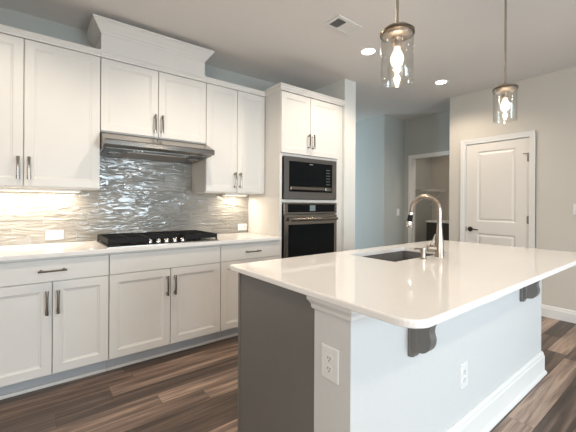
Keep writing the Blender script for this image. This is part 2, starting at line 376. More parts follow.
# two-panel door
def panel_door():
    x0 = XR + 0.006
    b = B(); M = NEGX(x0+0.035)
    T = 0.035
    y0, y1 = DY0, DY1
    py0, py1 = -1.862, -1.428
    def fr(a, c, d, e): loops(b, a, c, d, e, [(0, 0), (0, T)], M)
    fr(y0, py0, 0.012, DZ); fr(py1, y1, 0.012, DZ)
    fr(py0, py1, 1.935, DZ); fr(py0, py1, 0.885, 1.03); fr(py0, py1, 0.012, 0.22)
    for v0, v1 in ((1.03, 1.935), (0.22, 0.885)):
        loops(b, py0, py1, v0, v1, [(0, 0.002), (0, T), (0.007, T-0.002), (0.016, T-0.009), (0.026, T-0.009), (0.044, T-0.002)], M)
    d = struct('door_1', b, 'door_paint')
    # lever handle
    b = B(); c = (x0, -1.348, 0.93)
    tube(b, [c, (c[0]-0.006, c[1], c[2]), (c[0]-0.010, c[1], c[2])], [0.031, 0.031, 0.024], 24)
    tube(b, [(c[0]-0.008, c[1], c[2]), (c[0]-0.045, c[1], c[2])], 0.011, 12)
    tube(b, [(c[0]-0.042, c[1]+0.012, c[2]), (c[0]-0.046, c[1]-0.04, c[2]+0.003), (c[0]-0.045, c[1]-0.085, c[2]-0.002), (c[0]-0.04, c[1]-0.112, c[2]-0.005)], [0.011, 0.009, 0.008, 0.007], 10)
    struct('door_handle', b, 'bronze', True, d)
    b = B(); bx(b, x0-0.004, x0+0.004, DY1-0.004, DY1+0.008, 0.90, 0.96); struct('strike_plate', b, 'bronze', False, d)
    for z in (1.80, 1.075, 0.28):
        b = B(); tube(b, [(x0-0.006, DY0-0.004, z-0.048), (x0-0.006, DY0-0.004, z+0.048)], 0.008, 10); bx(b, x0-0.003, x0, DY0-0.004, DY0+0.022, z-0.045, z+0.045)
        if z == 1.80: bx(b, x0-0.012, x0-0.002, DY0-0.002, DY0+0.06, z+0.046, z+0.056)
        struct('hinge', b, 'hinge_metal', True, d)
panel_door()

# backsplash
b = B(); bx(b, XL+0.001, 1.988, -0.008, 0.0, 0.914, 1.80); struct('wall_backsplash', b, 'glass_tile')

# ---------------------------------------------------------------- cabinets
SHAKER = [(0, 0), (0, 0.018), (0.0015, 0.0195), (0.055, 0.0195), (0.057, 0.0180), (0.062, 0.0155), (0.068, 0.0148), (0.071, 0.0130)]
FLAT = [(0, 0), (0, 0.018), (0.0015, 0.0195)]
def pull(parent, c, vert, L=0.155):
    """arched bar pull centred at c on a face looking to -Y"""
    b = B(); h = L/2; pts = []; n = 12
    for i in range(n+1):
        t = -1 + 2*i/n; s = t*h; out = 0.030 + 0.006*(1-t*t)
        pts.append((c[0], c[1]-out, c[2]+s) if vert else (c[0]+s, c[1]-out, c[2]))
    rs = [0.0064 + 0.0016*(abs(-1+2*i/n))**3 for i in range(n+1)]
    tube(b, pts, rs, 10, sx=1.25)
    for s in (-0.80*h, 0.80*h):
        a = (c[0], c[1], c[2]+s) if vert else (c[0]+s, c[1], c[2])
        tube(b, [a, (a[0], a[1]-0.004, a[2]), (a[0], a[1]-0.006, a[2]), (a[0], a[1]-0.032, a[2])], [0.009, 0.009, 0.0055, 0.0055], 12)
    return obj('handle', b, 'pull_metal', parent, True)
def shaker(parent, x0, x1, z0, z1, y, hx=None, hz=None, name='door', prof=SHAKER):
    b = B(); loops(b, x0, x1, z0, z1, prof, NEGY(y)); d = obj(name, b, 'cabinet_white', parent)
    if hx is not None: pull(d, (hx, y-0.0195, hz), True)
    return d
G = 0.0028
def base_cabinet(x0, x1, label, real=True, split=True, hinge='r'):
    t = thing('base_cabinet', label, 'cabinet', ((x0+x1)/2, -0.3, 0), 'white base cabinets under the wall worktop')
    b = B(); e = 0.0005
    bx(b, x0+e, x1-e, -0.61, -0.002, 0.10, 0.883, 0.001, 1); obj('carcass', b, 'cabinet_white', t)
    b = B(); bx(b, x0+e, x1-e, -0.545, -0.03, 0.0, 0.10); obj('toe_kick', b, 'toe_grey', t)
    b = B(); bx(b, x0+e, x1-e, -0.563, -0.5455, 0.0, 0.022, 0.004, 2); obj('shoe_moulding', b, 'cabinet_white', t)
    Y = -0.611
    b = B(); loops(b, x0+G, x1-G, 0.725, 0.868, FLAT, NEGY(Y)); d = obj('drawer' if real else 'false_drawer_front', b, 'cabinet_white', t)
    if real: pull(d, ((x0+x1)/2, Y-0.0195, 0.797), False)
    if split:
        m = (x0+x1)/2
        shaker(t, x0+G, m-G, 0.112, 0.718, Y, m-0.030, 0.590); shaker(t, m+G, x1-G, 0.112, 0.718, Y, m+0.030, 0.590)
    else: shaker(t, x0+G, x1-G, 0.112, 0.718, Y, x1-0.032, 0.590)
base_cabinet(-1.05, -0.219, 'white shaker base cabinet at the far left end of the tiled wall worktop')
base_cabinet(-0.218, 0.449, 'white shaker base cabinet left of the cooktop with a drawer over two doors')
base_cabinet(0.450, 1.333, 'widest white base cabinet, under the black cooktop, with a handleless drawer front', real=False)
base_cabinet(1.334, 1.985, 'white base cabinet between cooktop cabinet and tall oven cabinet, partly hidden by the island', split=False)

TOPM = [(0, 2.392), (0.008, 2.392), (0.010, 2.402), (0.016, 2.412), (0.016, 2.424), (0.022, 2.432), (0.022, 2.440), (0, 2.440)]
def wall_cabinet(x0, x1, z0, label, h, sp=None, depth=0.33):
    t = thing('wall_cabinet', label, 'cabinet', ((x0+x1)/2, -depth/2, z0), 'white wall cabinets above the backsplash')
    e = 0.0005; Y = -depth - 0.001
    b = B(); bx(b, x0+e, x1-e, -depth, -0.0085 if z0 < 1.8 else -0.009, z0, 2.392); obj('carcass', b, 'cabinet_white', t)
    b = B(); sweep(b, [(o, z) for o, z in TOPM], [(x0+e, -depth-0.019), (x1-e, -depth-0.019)]); bx(b, x0+e, x1-e, -depth-0.019, -0.004, 2.392, 2.439); obj('top_moulding', b, 'cabinet_white', t)
    m = sp if sp is not None else (x0+x1)/2
    shaker(t, x0+G, m-G, z0+0.010, 2.388, Y, m-0.030, h); shaker(t, m+G, x1-G, z0+0.010, 2.388, Y, m+0.030, h)
    return t
wall_cabinet(-1.35, -0.513, 1.350, 'white two-door wall cabinet at the far left end of the wall run', 1.485)
wall_cabinet(-0.512, 0.429, 1.350, 'wide white two-door wall cabinet left of the range hood', 1.485)
t = wall_cabinet(0.430, 1.312, 1.806, 'short white two-door wall cabinet over the range hood, with a raised crowned box on top', 1.925)
b = B(); bx(b, 0.432, 1.295, -0.350, -0.004, 2.4405, 2.60); bx(b, 0.425, 1.302, -0.357, -0.351, 2.4405, 2.455, 0.001, 1); obj('top_box', b, 'cabinet_white', t)
CR = [(0, 2.582), (0.006, 2.582), (0.008, 2.590), (0.012, 2.596), (0.018, 2.602), (0.026, 2.616), (0.040, 2.634), (0.052, 2.650), (0.058, 2.656), (0.058, 2.664), (0.066, 2.668), (0.066, 2.680), (0, 2.680)]
b = B(); sweep(b, CR, [(0.432, -0.004), (0.432, -0.350), (1.295, -0.350), (1.295, -0.004)]); obj('crown_moulding', b, 'cabinet_white', t)
b = B(); bx(b, 0.433, 1.294, -0.349, -0.004, 2.601, 2.679); obj('crown_backing', b, 'cabinet_white', t)
wall_cabinet(1.313, 1.984, 1.350, 'white two-door wall cabinet between range hood and tall oven cabinet', 1.478)

# under-cabinet lights
def strip(x0, x1, label, p):
    t = thing('under_cabinet_light', label, 'light', ((x0+x1)/2, -0.2, 1.345), 'slim lights under the wall cabinets')
    b = B(); bx(b, x0, x1, -0.145, -0.065, 1.330, 1.3495, 0.003, 1); obj('housing', b, 'plastic_white', t)
    b = B(); bx(b, x0+0.01, x1-0.01, -0.135, -0.075, 1.3275, 1.3299); obj('lens', b, 'strip_lens', t)
    l = bpy.data.lights.new('strip_light', 'AREA'); l.shape = 'RECTANGLE'; l.size = x1-x0-0.04; l.size_y = 0.05; l.energy = p; l.color = (1.0, 0.87, 0.71)
    o = bpy.data.objects.new('strip_light', l); COL.objects.link(o); o.parent = t; o.matrix_parent_inverse = Matrix.Translation(-t.location)
    o.location = ((x0+x1)/2, -0.105, 1.326)
strip(-0.45, 0.32, 'slim glowing light under the wall cabinet left of the hood', 6.0)
strip(1.62, 1.90, 'slim glowing light under the wall cabinet beside the oven cabinet', 2.0)

# worktop along the wall
b = B(); bx(b, -1.05, 1.986, -0.650, -0.009, 0.884, 0.914, 0.003, 2)
tag(obj('worktop', b, 'quartz', None), 'white stone worktop running along the tiled wall under the cooktop', 'worktop')

# tall oven cabinet
def tall():
    t = thing('tall_oven_cabinet', 'tall white cabinet holding microwave and oven between the worktop and the wall pier', 'cabinet', (2.42, -0.3, 0))
    x0, x1, Y = 1.989, 2.845, -0.612
    b = B()
    bx(b, x0, x0+0.03, Y, -0.002, 0.0, 2.395); bx(b, x1-0.045, x1, Y, -0.002, 0.0, 2.395); bx(b, x0+0.03, x1-0.045, -0.012, -0.002, 0.10, 2.395)
    for z0, z1 in ((2.375, 2.395), (1.735, 1.765), (1.26, 1.290), (0.51, 0.545), (0.10, 0.12)): bx(b, x0+0.03, x1-0.045, Y, -0.012, z0, z1)
    bx(b, x1, 2.903, Y, Y+0.02, 0.0, 2.395)
    obj('carcass', b, 'cabinet_white', t)
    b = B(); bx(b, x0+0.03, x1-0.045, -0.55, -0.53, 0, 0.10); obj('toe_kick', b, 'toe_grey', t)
    b = B(); pr = [(o, z+0.0) for o, z in TOPM]; sweep(b, [(o*1.25, 2.395+(z-2.392)*1.3) for o, z in TOPM], [(x0, -0.004), (x0, Y-0.019), (2.903, Y-0.019)]); bx(b, x0+.001, 2.903, Y-0.018, -0.004, 2.395, 2.455); obj('top_moulding', b, 'cabinet_white', t)
    m = 2.385
    shaker(t, x0+0.006, m-G, 1.768, 2.388, Y-.001, m-0.032, 1.912); shaker(t, m+G, x1-0.02, 1.768, 2.388, Y-.001, m+0.032, 1.912)
    b = B(); loops(b, x0+0.006, x1-0.02, 0.112, 0.505, SHAKER, NEGY(Y-.001)); d = obj('drawer', b, 'cabinet_white', t); pull(d, (m, Y-0.0205, 0.31), False)
tall()

def microwave():
    Y = -0.613
    t = thing('microwave', 'built-in stainless microwave with black glass front above the wall oven', 'microwave', (2.41, -0.3, 1.30))
    x0, x1, z0, z1 = 2.032, 2.792, 1.297, 1.737
    b = B(); M = NEGY(Y)
    # trim kit frame, four bevelled rails round the unit
    g0, g1, h0, h1 = 2.095, 2.722, 1.372, 1.690
    for a, c, d, e in ((x0, g0, z0, z1), (g1, x1, z0, z1), (g0, g1, z0, h0), (g0, g1, h1, z1)): loops(b, a, c, d, e, [(0, 0), (0, 0.020)], M)
    obj('trim_frame', b, 'dark_steel', t)
    b = B(); bx(b, x0+0.02, x1-0.02, -0.60, -0.10, 1.30, 1.73); obj('body', b, 'dark_steel', t)
    b = B(); loops(b, g0+0.001, g1-0.001, 1.432, h1-0.001, [(0, 0), (0, 0.012), (0.003, 0.014)], M); obj('door_glass', b, 'black_glass', t)
    b = B(); loops(b, g0+0.001, g1-0.001, h0+0.001, 1.431, [(0, 0), (0, 0.012)], M); d = obj('lower_panel', b, 'black_glass', t)
    b = B(); loops(b, g0+0.02, 2.60, 1.392, 1.425, [(0, 0.0125), (0, 0.024), (0.005, 0.028)], M); loops(b, 2.612, 2.705, 1.392, 1.425, [(0, 0.0125), (0, 0.024), (0.005, 0.026)], M); obj('handle_bar', b, 'steel', t)
    mat('key_grey', (0.07, 0.08, 0.08), 0.4)
    for i in range(6):
        b = B(); loops(b, 2.630, 2.690, 1.46+i*0.032, 1.470+i*0.032, [(0, 0.0145), (0, 0.0152)], M); obj('key_row', b, 'key_grey', t)
    b = B(); loops(b, 2.38, 2.43, 1.668, 1.674, [(0, 0.0145), (0, 0.0152)], M); k = obj('maker_mark', b, 'toe_grey', t)
microwave()

def oven():
    Y = -0.613; M = NEGY(Y)
    t = thing('wall_oven', 'built-in stainless wall oven with black glass door below the microwave', 'oven', (2.41, -0.3, 0.55))
    x0, x1 = 2.030, 2.795
    b = B(); bx(b, x0+0.02, x1-0.02, -0.60, -0.08, 0.55, 1.24); obj('body', b, 'dark_steel', t)
    b = B(); loops(b, x0, x1, 1.140, 1.257, [(0, 0), (0, 0.022), (0.003, 0.025)], M); obj('control_panel', b, 'steel', t)
    b = B(); loops(b, x0+0.05, x1-0.04, 1.158, 1.243, [(0, 0.0255), (0, 0.028)], M); g = obj('panel_glass', b, 'black_glass', t)
    b = B(); loops(b, 2.375, 2.455, 1.170, 1.232, [(0, 0.0285), (0, 0.0292)], M); obj('display', b, 'display', g, label='glowing grey oven display')
    # door
    b = B(); d0, d1 = 0.550, 1.128
    w0, w1, v0, v1 = x0+0.052, x1-0.045, 0.63, 1.030
    for a, c, d, e in ((x0+0.006, w0, d0, d1), (w1, x1-0.004, d0, d1), (w0, w1, d0, v0), (w0, w1, v1, d1)): loops(b, a, c, d, e, [(0, 0), (0, 0.028)], M)
    dr = obj('door', b, 'steel', t)
    b = B(); loops(b, w0+0.001, w1-0.001, v0+0.001, v1-0.001, [(0, 0), (0, 0.026), (0.004, 0.027)], M); obj('window', b, 'black_glass', dr)
    b = B(); z = 1.083; y = Y-0.066
    tube(b, [(x0+0.045, y, z), (x1-0.04, y, z)], 0.018, 16)
    for x in (x0+0.075, x1-0.07): tube(b, [(x, Y-0.027, z), (x, y, z)], 0.010, 12)
    obj('handle', b, 'steel', dr, True)
oven()

# range hood
def hood():
    x0, x1 = 0.432, 1.310
    t = thing('range_hood', 'stainless under-cabinet range hood above the cooktop', 'range hood', ((x0+x1)/2, -0.25, 1.68))
    P = lambda u, v, w: (w, u, v)
    poly = [(-0.010, 1.804), (-0.352, 1.804), (-0.536, 1.727), (-0.541, 1.719), (-0.541, 1.686), (-0.532, 1.682), (-0.515, 1.682), (-0.505, 1.690), (-0.46, 1.673), (-0.08, 1.650), (-0.010, 1.650)]
    b = B(); a = [b.verts.new(P(u, v, x0)) for u, v in poly]
    prism2 = poly
    b.free(); b = B(); prism(b, poly, P, x0, x1); obj('body', b, 'steel', t)
    b = B(); prism(b, [(-0.455, 1.6725), (-0.455, 1.6690), (-0.085, 1.6464), (-0.085, 1.6499)], P, x0+0.02, x1-0.02); obj('underside', b, 'dark_steel', t)
    # underside with filter and lamps (follows the slope from y=-.44,z=1.672 to y=-.08,z=1.650)
    zs = lambda y: 1.672 + (-0.44-y)*(-0.022/0.36)*-1*-1
    def under(name, xa, xb, ya, yb, m, th=0.003):
        b = B(); v = []
        za = 1.650 + (-0.08-ya)*0.0611; zb = 1.650 + (-0.08-yb)*0.0611
        za -= 0.0034; zb -= 0.0034; pts = [(xa, ya, za), (xb, ya, za), (xb, yb, zb), (xa, yb, zb)]
        lo = [b.verts.new((p[0], p[1], p[2]-0.0005-th)) for p in pts]; hi = [b.verts.new((p[0], p[1], p[2]-0.0003)) for p in pts]
        for k in range(4): b.faces.new((lo[k], lo[(k+1) % 4], hi[(k+1) % 4], hi[k]))
        b.faces.new(lo); b.faces.new(hi[::-1]); return obj(name, b, m, t)
    under('filter', 0.62, 1.12, -0.36, -0.10, 'filter_steel')
    under('lamp', 0.50, 0.58, -0.30, -0.22, 'lens', 0.005); under('lamp', 1.17, 1.25, -0.30, -0.22, 'lens', 0.005)
    for i in range(2):
        b = B(); c = 0.66 if i == 0 else 1.05
        pass
        b.free()
        for k in range(3):
            b = B(); tube(b, [(c+k*0.03, -0.425, 1.6675), (c+k*0.03, -0.425, 1.660)], 0.008, 10); obj('switch', b, 'chrome', t, True)
hood()

# cooktop
def cooktop():
    x0, x1, y0, y1 = 0.443, 1.332, -0.592, -0.075
    t = thing('cooktop', 'gas cooktop with black grates and five chrome knobs set in the wall worktop', 'cooktop', ((x0+x1)/2, -0.33, 0.914))
    b = B(); loops(b, x0, x1, y0, y1, [(0, 0), (0, 0.004), (0.006, 0.008), (0.02, 0.008), (0.03, 0.006)], UP(0.9145)); obj('tray', b, 'steel', t)
    zt = 0.976
    def grate(xa, xb, ya, yb):
        b = B(); z1 = zt; z0 = 0.940
        w = 0.012
        for a, c, d, e in ((xa, xb, ya, ya+w), (xa, xb, yb-w, yb), (xa, xa+w, ya+w, yb-w), (xb-w, xb, ya+w, yb-w)): bx(b, a, c, d, e, z0, z1, 0.002, 1)
        xm = (xa+xb)/2
        bx(b, xm-0.005, xm+0.005, ya+w, yb-w, z1-0.016, z1)
        n = 3 if (yb-ya) < 0.45 else 4
        for k in range(1, n+1):
            y = ya + (yb-ya)*k/(n+1); bx(b, xa+w, xb-w, y-0.005, y+0.005, z1-0.016, z1)
        for x in (xa+0.001, xb-0.013):
            for y in (ya+0.001, yb-0.013): bx(b, x, x+0.012, y, y+0.012, 0.9225, z0)
        return obj('grate', b, 'black_iron', t)
    gl = (x0+0.006, x0+0.298); gm = (x0+0.302, x1-0.302); gr = (x1-0.298, x1-0.006)
    grate(*gl, y0+0.02, y1-0.012); grate(*gm, y0+0.125, y1-0.012); grate(*gr, y0+0.02, y1-0.012)
    for x, y, r in ((x0+.15, -0.45, .038), (x0+.15, -0.19, .045), ((x0+x1)/2, -0.27, .06), (x1-.15, -0.45, .038), (x1-.15, -0.19, .045)):
        b = B(); lathe(b, [(0, 0), (r, 0), (r*1.05, 0.012), (r*0.8, 0.014), (r*0.8, 0.024), (0, 0.026)], (x, y, 0.9206), 24); obj('burner', b, 'black_iron', t, True)
    for x in (0.755, 0.822, 0.889, 0.957, 1.024):
        b = B(); lathe(b, [(0, 0), (0.021, 0), (0.023, 0.003), (0.019, 0.006), (0.0185, 0.028), (0.016, 0.032), (0, 0.032)], (x, -0.535, 0.9206), 24)
        bx(b, x-0.003, x+0.003, -0.549, -0.521, 0.952, 0.957); obj('knob', b, 'chrome', t, True)
cooktop()

# ---------------------------------------------------------------- outlets and switches
def outlet(name, M, u, v, label, horiz=False, kind='outlet', w=0.075, h=0.118):
    """M maps (u, v, w)"""
    t = None
    c = M(u, v, 0); t = thing(name, label, 'outlet' if kind == 'outlet' else 'light switch', c)
    if horiz: w, h = h, w
    b = B(); loops(b, u-w/2, u+w/2, v-h/2, v+h/2, [(0, 0.0002), (0, 0.003), (0.003, 0.006)], M); obj('cover_plate', b, 'plastic_white', t)
    if kind == 'outlet':
        for s in (-1, 1):
            cu, cv = (u+s*0.0195, v) if horiz else (u, v+s*0.0195)
            b = B(); n = 20; poly = []
            for k in range(n):
                a = 2*math.pi*k/n; pu, pv = 0.0165*math.cos(a), 0.0165*math.sin(a)
                if horiz: pu, pv = max(-0.0145, min(0.0145, pu)), pv
                else: pu, pv = pu, max(-0.0145, min(0.0145, pv))
                poly.append((cu+pu, cv+pv))
            prism(b, poly, M, 0.006, 0.0085); r = obj('receptacle', b, 'plastic_white', t)
            b = B()
            for du, dv, su, sv in ((-0.006, 0.003, 0.0015, 0.0045), (0.006, 0.003, 0.0015, 0.004), (0, -0.008, 0.0025, 0.0025)):
                if horiz: du, dv, su, sv = dv, du, sv, su
                loops(b, cu+du-su, cu+du+su, cv+dv-sv, cv+dv+sv, [(0, 0.0085), (0, 0.0089)], M)
            obj('slot', b, 'slot_dark', r)
    else:
        b = B(); loops(b, u-0.016, u+0.016, v-0.033, v+0.033, [(0, 0.006), (0, 0.0075), (0.002, 0.009)], M); obj('rocker', b, 'plastic_white', t)
outlet('wall_outlet', NEGY(-0.008), 0.155, 0.980, 'white sideways outlet on the brightly lit tile left of the cooktop', True)
outlet('wall_outlet', NEGY(-0.008), 1.910, 0.978, 'white sideways outlet on the tile beside the tall oven cabinet', True)
outlet('wall_outlet', NEGX(0.89), -2.428, 0.648, 'white outlet on the narrow end column of the island', False, w=0.088, h=0.125)
outlet('wall_outlet', NEGY(WY), 1.750, 0.376, 'white outlet low on the long pale side of the island', False, w=0.078, h=0.125)
outlet('light_switch', NEGX(XR), -2.425, 1.205, 'white switch plate on the right wall beyond the panelled door', kind='switch')
outlet('light_switch', NEGY(0.0), 4.963, 1.115, 'small white switch plate in the recess beside the laundry doorway', kind='switch')

# ---------------------------------------------------------------- island
IX0, IX1, IY0, IY1 = 0.848, 3.055, -2.805, -1.703
PX1 = 2.996
def island():
    t = thing('kitchen_island', 'kitchen island with grey end panel and pale painted half wall under a white stone top', 'kitchen island', (1.95, -2.2, 0))
    # grey cabinet box (hollow under the sink)
    b = B(); x0, x1, y0, y1 = 0.894, 2.975, -2.338, -1.748
    bx(b, x0, x0+0.02, y0, y1, 0.0, 0.883); bx(b, x1-0.02, x1, y0, y1, 0.0, 0.883); bx(b, x0+.02, x1-.02, y0, y0+0.02, 0, 0.883); bx(b, x0+.02, x1-.02, y1-0.05, y1-0.03, 0.10, 0.883)
    bx(b, x0+.02, x1-.02, y0+.02, y1-.05, 0.10, 0.12)
    bx(b, x0-0.004, x0+0.02, y1, y1+0.018, 0.0, 0.883)
    obj('cabinet_box', b, 'island_grey', t)
    # doors on the sink side
    POS = lambda u, v, w: (u, y1-0.029+w, v)
    n = 5; wd = (x1-x0-0.04)/n
    for i in range(n):
        b = B(); a = x0+0.02+i*wd; loops(b, a+G, a+wd-G, 0.115, 0.870, SHAKER, POS); obj('door', b, 'island_grey', t)
    # half wall
    b = B(); bx(b, 0.89, PX1, WY, -2.3385, 0.0, 0.8875); obj('half_wall', b, 'island_wall', t)
    cap = [(0, 0.832), (0.006, 0.832), (0.009, 0.838), (0.010, 0.850), (0.016, 0.860), (0.022, 0.868), (0.022, 0.8875), (0, 0.8875)]
    b = B(); sweep(b, cap, [(0.897, -2.337), (0.89, -2.337), (0.89, WY), (PX1, WY), (PX1, -2.337)]); obj('cap_moulding', b, 'trim_white', t)
    bb = [(0, 0), (0.030, 0), (0.030, 0.010), (0.024, 0.022), (0.018, 0.026), (0.018, 0.128), (0.013, 0.138), (0.013, 0.150), (0.005, 0.165), (0, 0.165)]
    b = B(); sweep(b, bb, [(0.89, -2.3385), (0.89, WY), (PX1, WY), (PX1, -2.3385)]); obj('baseboard', b, 'trim_white', t)
    # corbels
    def corbel(x):
        b = B(); Y0 = WY
        prof = [(0, 0.8318), (0, 0.614), (-0.022, 0.614), (-0.026, 0.632), (-0.040, 0.640)]
        for k in range(0, 9):
            a = math.radians(-80 + k*11); prof.append((-0.050 - 0.049*math.cos(a), 0.700 + 0.058*math.sin(a)))
        prof += [(-0.095, 0.718), (-0.092, 0.732), (-0.094, 0.750), (-0.104, 0.772), (-0.120, 0.794), (-0.140, 0.815), (-0.17, 0.826), (-0.195, 0.834), (-0.212, 0.843), (-0.224, 0.856), (-0.228, 0.870), (-0.228, 0.8870), (-0.023, 0.8870), (-0.023, 0.8318)]
        P = lambda u, v, w: (w, Y0+u, v)
        prism(b, prof, P, x, x+0.045)
        # raised back plate bead
        bx(b, x-0.005, x+0.050, Y0-0.016, Y0, 0.612, 0.8318, 0.003, 1)
        bx(b, x-0.003, x+0.048, Y0-0.040, Y0-0.028, 0.645, 0.830, 0.004, 1)
        obj('corbel', b, 'island_grey', t, label='dark grey carved corbel')
    corbel(1.248); corbel(2.545)
mat('island_wall', (0.62, 0.62, 0.61), 0.55, var=0.01)
island()

def rounded_rect(x0, x1, y0, y1, r, n=8):
    pts = []
    for cx, cy, a0, rr in ((x1-r, y1-r, 0, r), (x0+r*0.1, y1-r*0.1, 90, r*0.1), (x0+r, y0+r, 180, r), (x1-r, y0+r, 270, r)):
        for k in range(n+1): a = math.radians(a0+90*k/n); pts.append((cx+rr*math.cos(a), cy+rr*math.sin(a)))
    return pts
SX0, SX1, SY0, SY1 = 1.655, 2.290, -2.182, -1.835
def worktop_island():
    b = B(); out = rounded_rect(IX0, IX1, IY0, IY1, 0.075)
    hole = []
    for cx, cy, a0 in ((SX1-.012, SY1-.012, 0), (SX0+.012, SY1-.012, 90), (SX0+.012, SY0+.012, 180), (SX1-.012, SY0+.012, 270)):
        for k in range(5): a = math.radians(a0+22.5*k); hole.append((cx+.012*math.cos(a), cy+.012*math.sin(a)))
    rings = []
    cx, cy = (IX0+IX1)/2, (IY0+IY1)/2
    def ins(p, d):
        v = Vector((p[0], p[1])); # inset toward interior along rounded normal
        qx = min(max(p[0], IX0+0.075), IX1-0.075); qy = min(max(p[1], IY0+0.075), IY1-0.075)
        n = Vector((p[0]-qx, p[1]-qy)); n = n.normalized() if n.length > 1e-6 else n
        return (p[0]-n.x*d, p[1]-n.y*d)
    def ring(pts, z): return [b.verts.new((p[0], p[1], z)) for p in pts]
    R = [ring([ins(p, 0.003) for p in out], 0.888), ring(out, 0.891), ring(out, 0.908)]
    R += [ring([ins(p, 0.002) for p in out], 0.9125), ring([ins(p, 0.006) for p in out], 0.914)]
    for a, c in zip(R, R[1:]):
        n = len(a)
        for k in range(n): b.faces.new((a[k], a[(k+1) % n], c[(k+1) % n], c[k]))
    ht = ring(hole, 0.914); hb = ring(hole, 0.888); n = len(hole)
    for k in range(n): b.faces.new((ht[k], ht[(k+1) % n], hb[(k+1) % n], hb[k]))
    def fill(o, h):
        es = []
        for rr in (o, h):
            for k in range(len(rr)):
                e = b.edges.get((rr[k], rr[(k+1) % len(rr)])) or b.edges.new((rr[k], rr[(k+1) % len(rr)])); es.append(e)
        bmesh.ops.triangle_fill(b, use_beauty=True, use_dissolve=False, edges=es)
    fill(R[-1], ht); fill(R[0], hb)
    o = obj('island_worktop', b, 'quartz', None)
    tag(o, 'large white stone island top with rounded corners and a sink cut-out', 'worktop')
worktop_island()

def sink():
    t = thing('sink', 'dark undermount sink set in the island top', 'sink', (1.92, -2.05, 0.68))
    b = B(); o = 0.006
    a = [(SX0-0.02, SX1+0.02, SY0-0.02, SY1+0.02, 0.8835), (SX0-o, SX1+o, SY0-o, SY1+o, 0.8835), (SX0, SX1, SY0, SY1, 0.70), (SX0+.02, SX1-.02, SY0+.02, SY1-.02, 0.68)]
    def rg(q, d=0): x0, x1, y0, y1, z = q; return [b.verts.new(p) for p in ((x0-d, y0-d, z-d), (x1+d, y0-d, z-d), (x1+d, y1+d, z-d), (x0-d, y1+d, z-d))]
    inner = [rg(q) for q in a]; outer = [rg(q, 0.002) for q in a[1:]]
    for s in (inner,):
        for p, q in zip(s, s[1:]):
            for k in range(4): b.faces.new((p[k], p[(k+1) % 4], q[(k+1) % 4], q[k]))
        b.faces.new(s[-1])
    obj('basin', b, 'sink_steel', t)
    for o2 in outer: pass
    b = B(); lathe(b, [(0, 0.001), (0.03, 0.001), (0.042, 0.003), (0.045, 0.001)], (1.92, -2.05, 0.680), 24); obj('drain', b, 'chrome', t, True)
sink()

def faucet():
    c = Vector((2.058, -2.236, 0.9142))
    t = thing('faucet', 'tall brushed nickel gooseneck faucet on the island behind the sink', 'faucet', c)
    b = B(); lathe(b, [(0, 0), (0.029, 0), (0.029, 0.006), (0.026, 0.012), (0.026, 0.070), (0.0245, 0.10), (0.020, 0.145), (0.0155, 0.19), (0.0145, 0.22), (0, 0.22)], c, 28); obj('body', b, 'nickel', t, True)
    R = 0.098; zc = 0.288; pts = [c+Vector((0, 0, 0.20)), c+Vector((0, 0, 0.25)), c+Vector((0, 0, zc))]
    for k in range(1, 19):
        a = math.radians(180 - k*10.0); pts.append(c + Vector((0, R + R*math.cos(a), zc + R*math.sin(a)*0.98)))
    pts.append(c + Vector((0, 2*R+0.004, zc-0.010)))
    b = B(); tube(b, pts, 0.0150, 16); obj('spout', b, 'nickel', t, True)
    e = pts[-1]; b = B(); d = Vector((0, 0.16, -1)).normalized()
    tube(b, [e, e+d*0.006, e+d*0.018, e+d*0.0181, e+d*0.0619, e+d*0.062, e+d*0.080, e+d*0.098, e+d*0.104], [0.0150, 0.0165, 0.0165, 0.013, 0.013, 0.018, 0.0205, 0.021, 0.018], 16)
    h = obj('spray_head', b, 'chrome', t, True)
    b = B(); tube(b, [e+d*0.0185, e+d*0.04, e+d*0.0615], [0.0160, 0.0170, 0.0178], 16); obj('grip', b, 'black_iron', h, True, label='black grip band')
    # side handle, barrel pointing to the left with a thin lever
    b = B(); q = c+Vector((0, 0, 0.052)); dd = Vector((-0.62, 0.78, 0)).normalized()
    tube(b, [q+dd*0.018, q+dd*0.030, q+dd*0.068, q+dd*0.074], [0.020, 0.0225, 0.0225, 0.018], 18)
    tube(b, [q+dd*0.058+Vector((0, 0, 0.010)), q+dd*0.036+Vector((0, 0, 0.05)), q+dd*0.024+Vector((0, 0, 0.09))], [0.0065, 0.0055, 0.0045], 10)
    obj('handle', b, 'nickel', t, True)
faucet()
def soap():
    c = Vector((1.884, -2.226, 0.9142))
    t = thing('soap_dispenser', 'short brushed nickel soap dispenser left of the faucet', 'soap dispenser', c)
    b = B(); lathe(b, [(0, 0), (0.021, 0), (0.021, 0.004), (0.0150, 0.010), (0.0140, 0.040), (0.0145, 0.050), (0, 0.050)], c, 20); obj('base', b, 'nickel', t, True)
    b = B(); lathe(b, [(0, 0.050), (0.016, 0.051), (0.0175, 0.058), (0.016, 0.066), (0, 0.068)], c, 20)
    tube(b, [c+Vector((0, 0.0, 0.060)), c+Vector((0, 0.035, 0.061)), c+Vector((0, 0.058, 0.055))], [0.006, 0.0055, 0.005], 10); obj('pump_head', b, 'nickel', t, True)
soap()

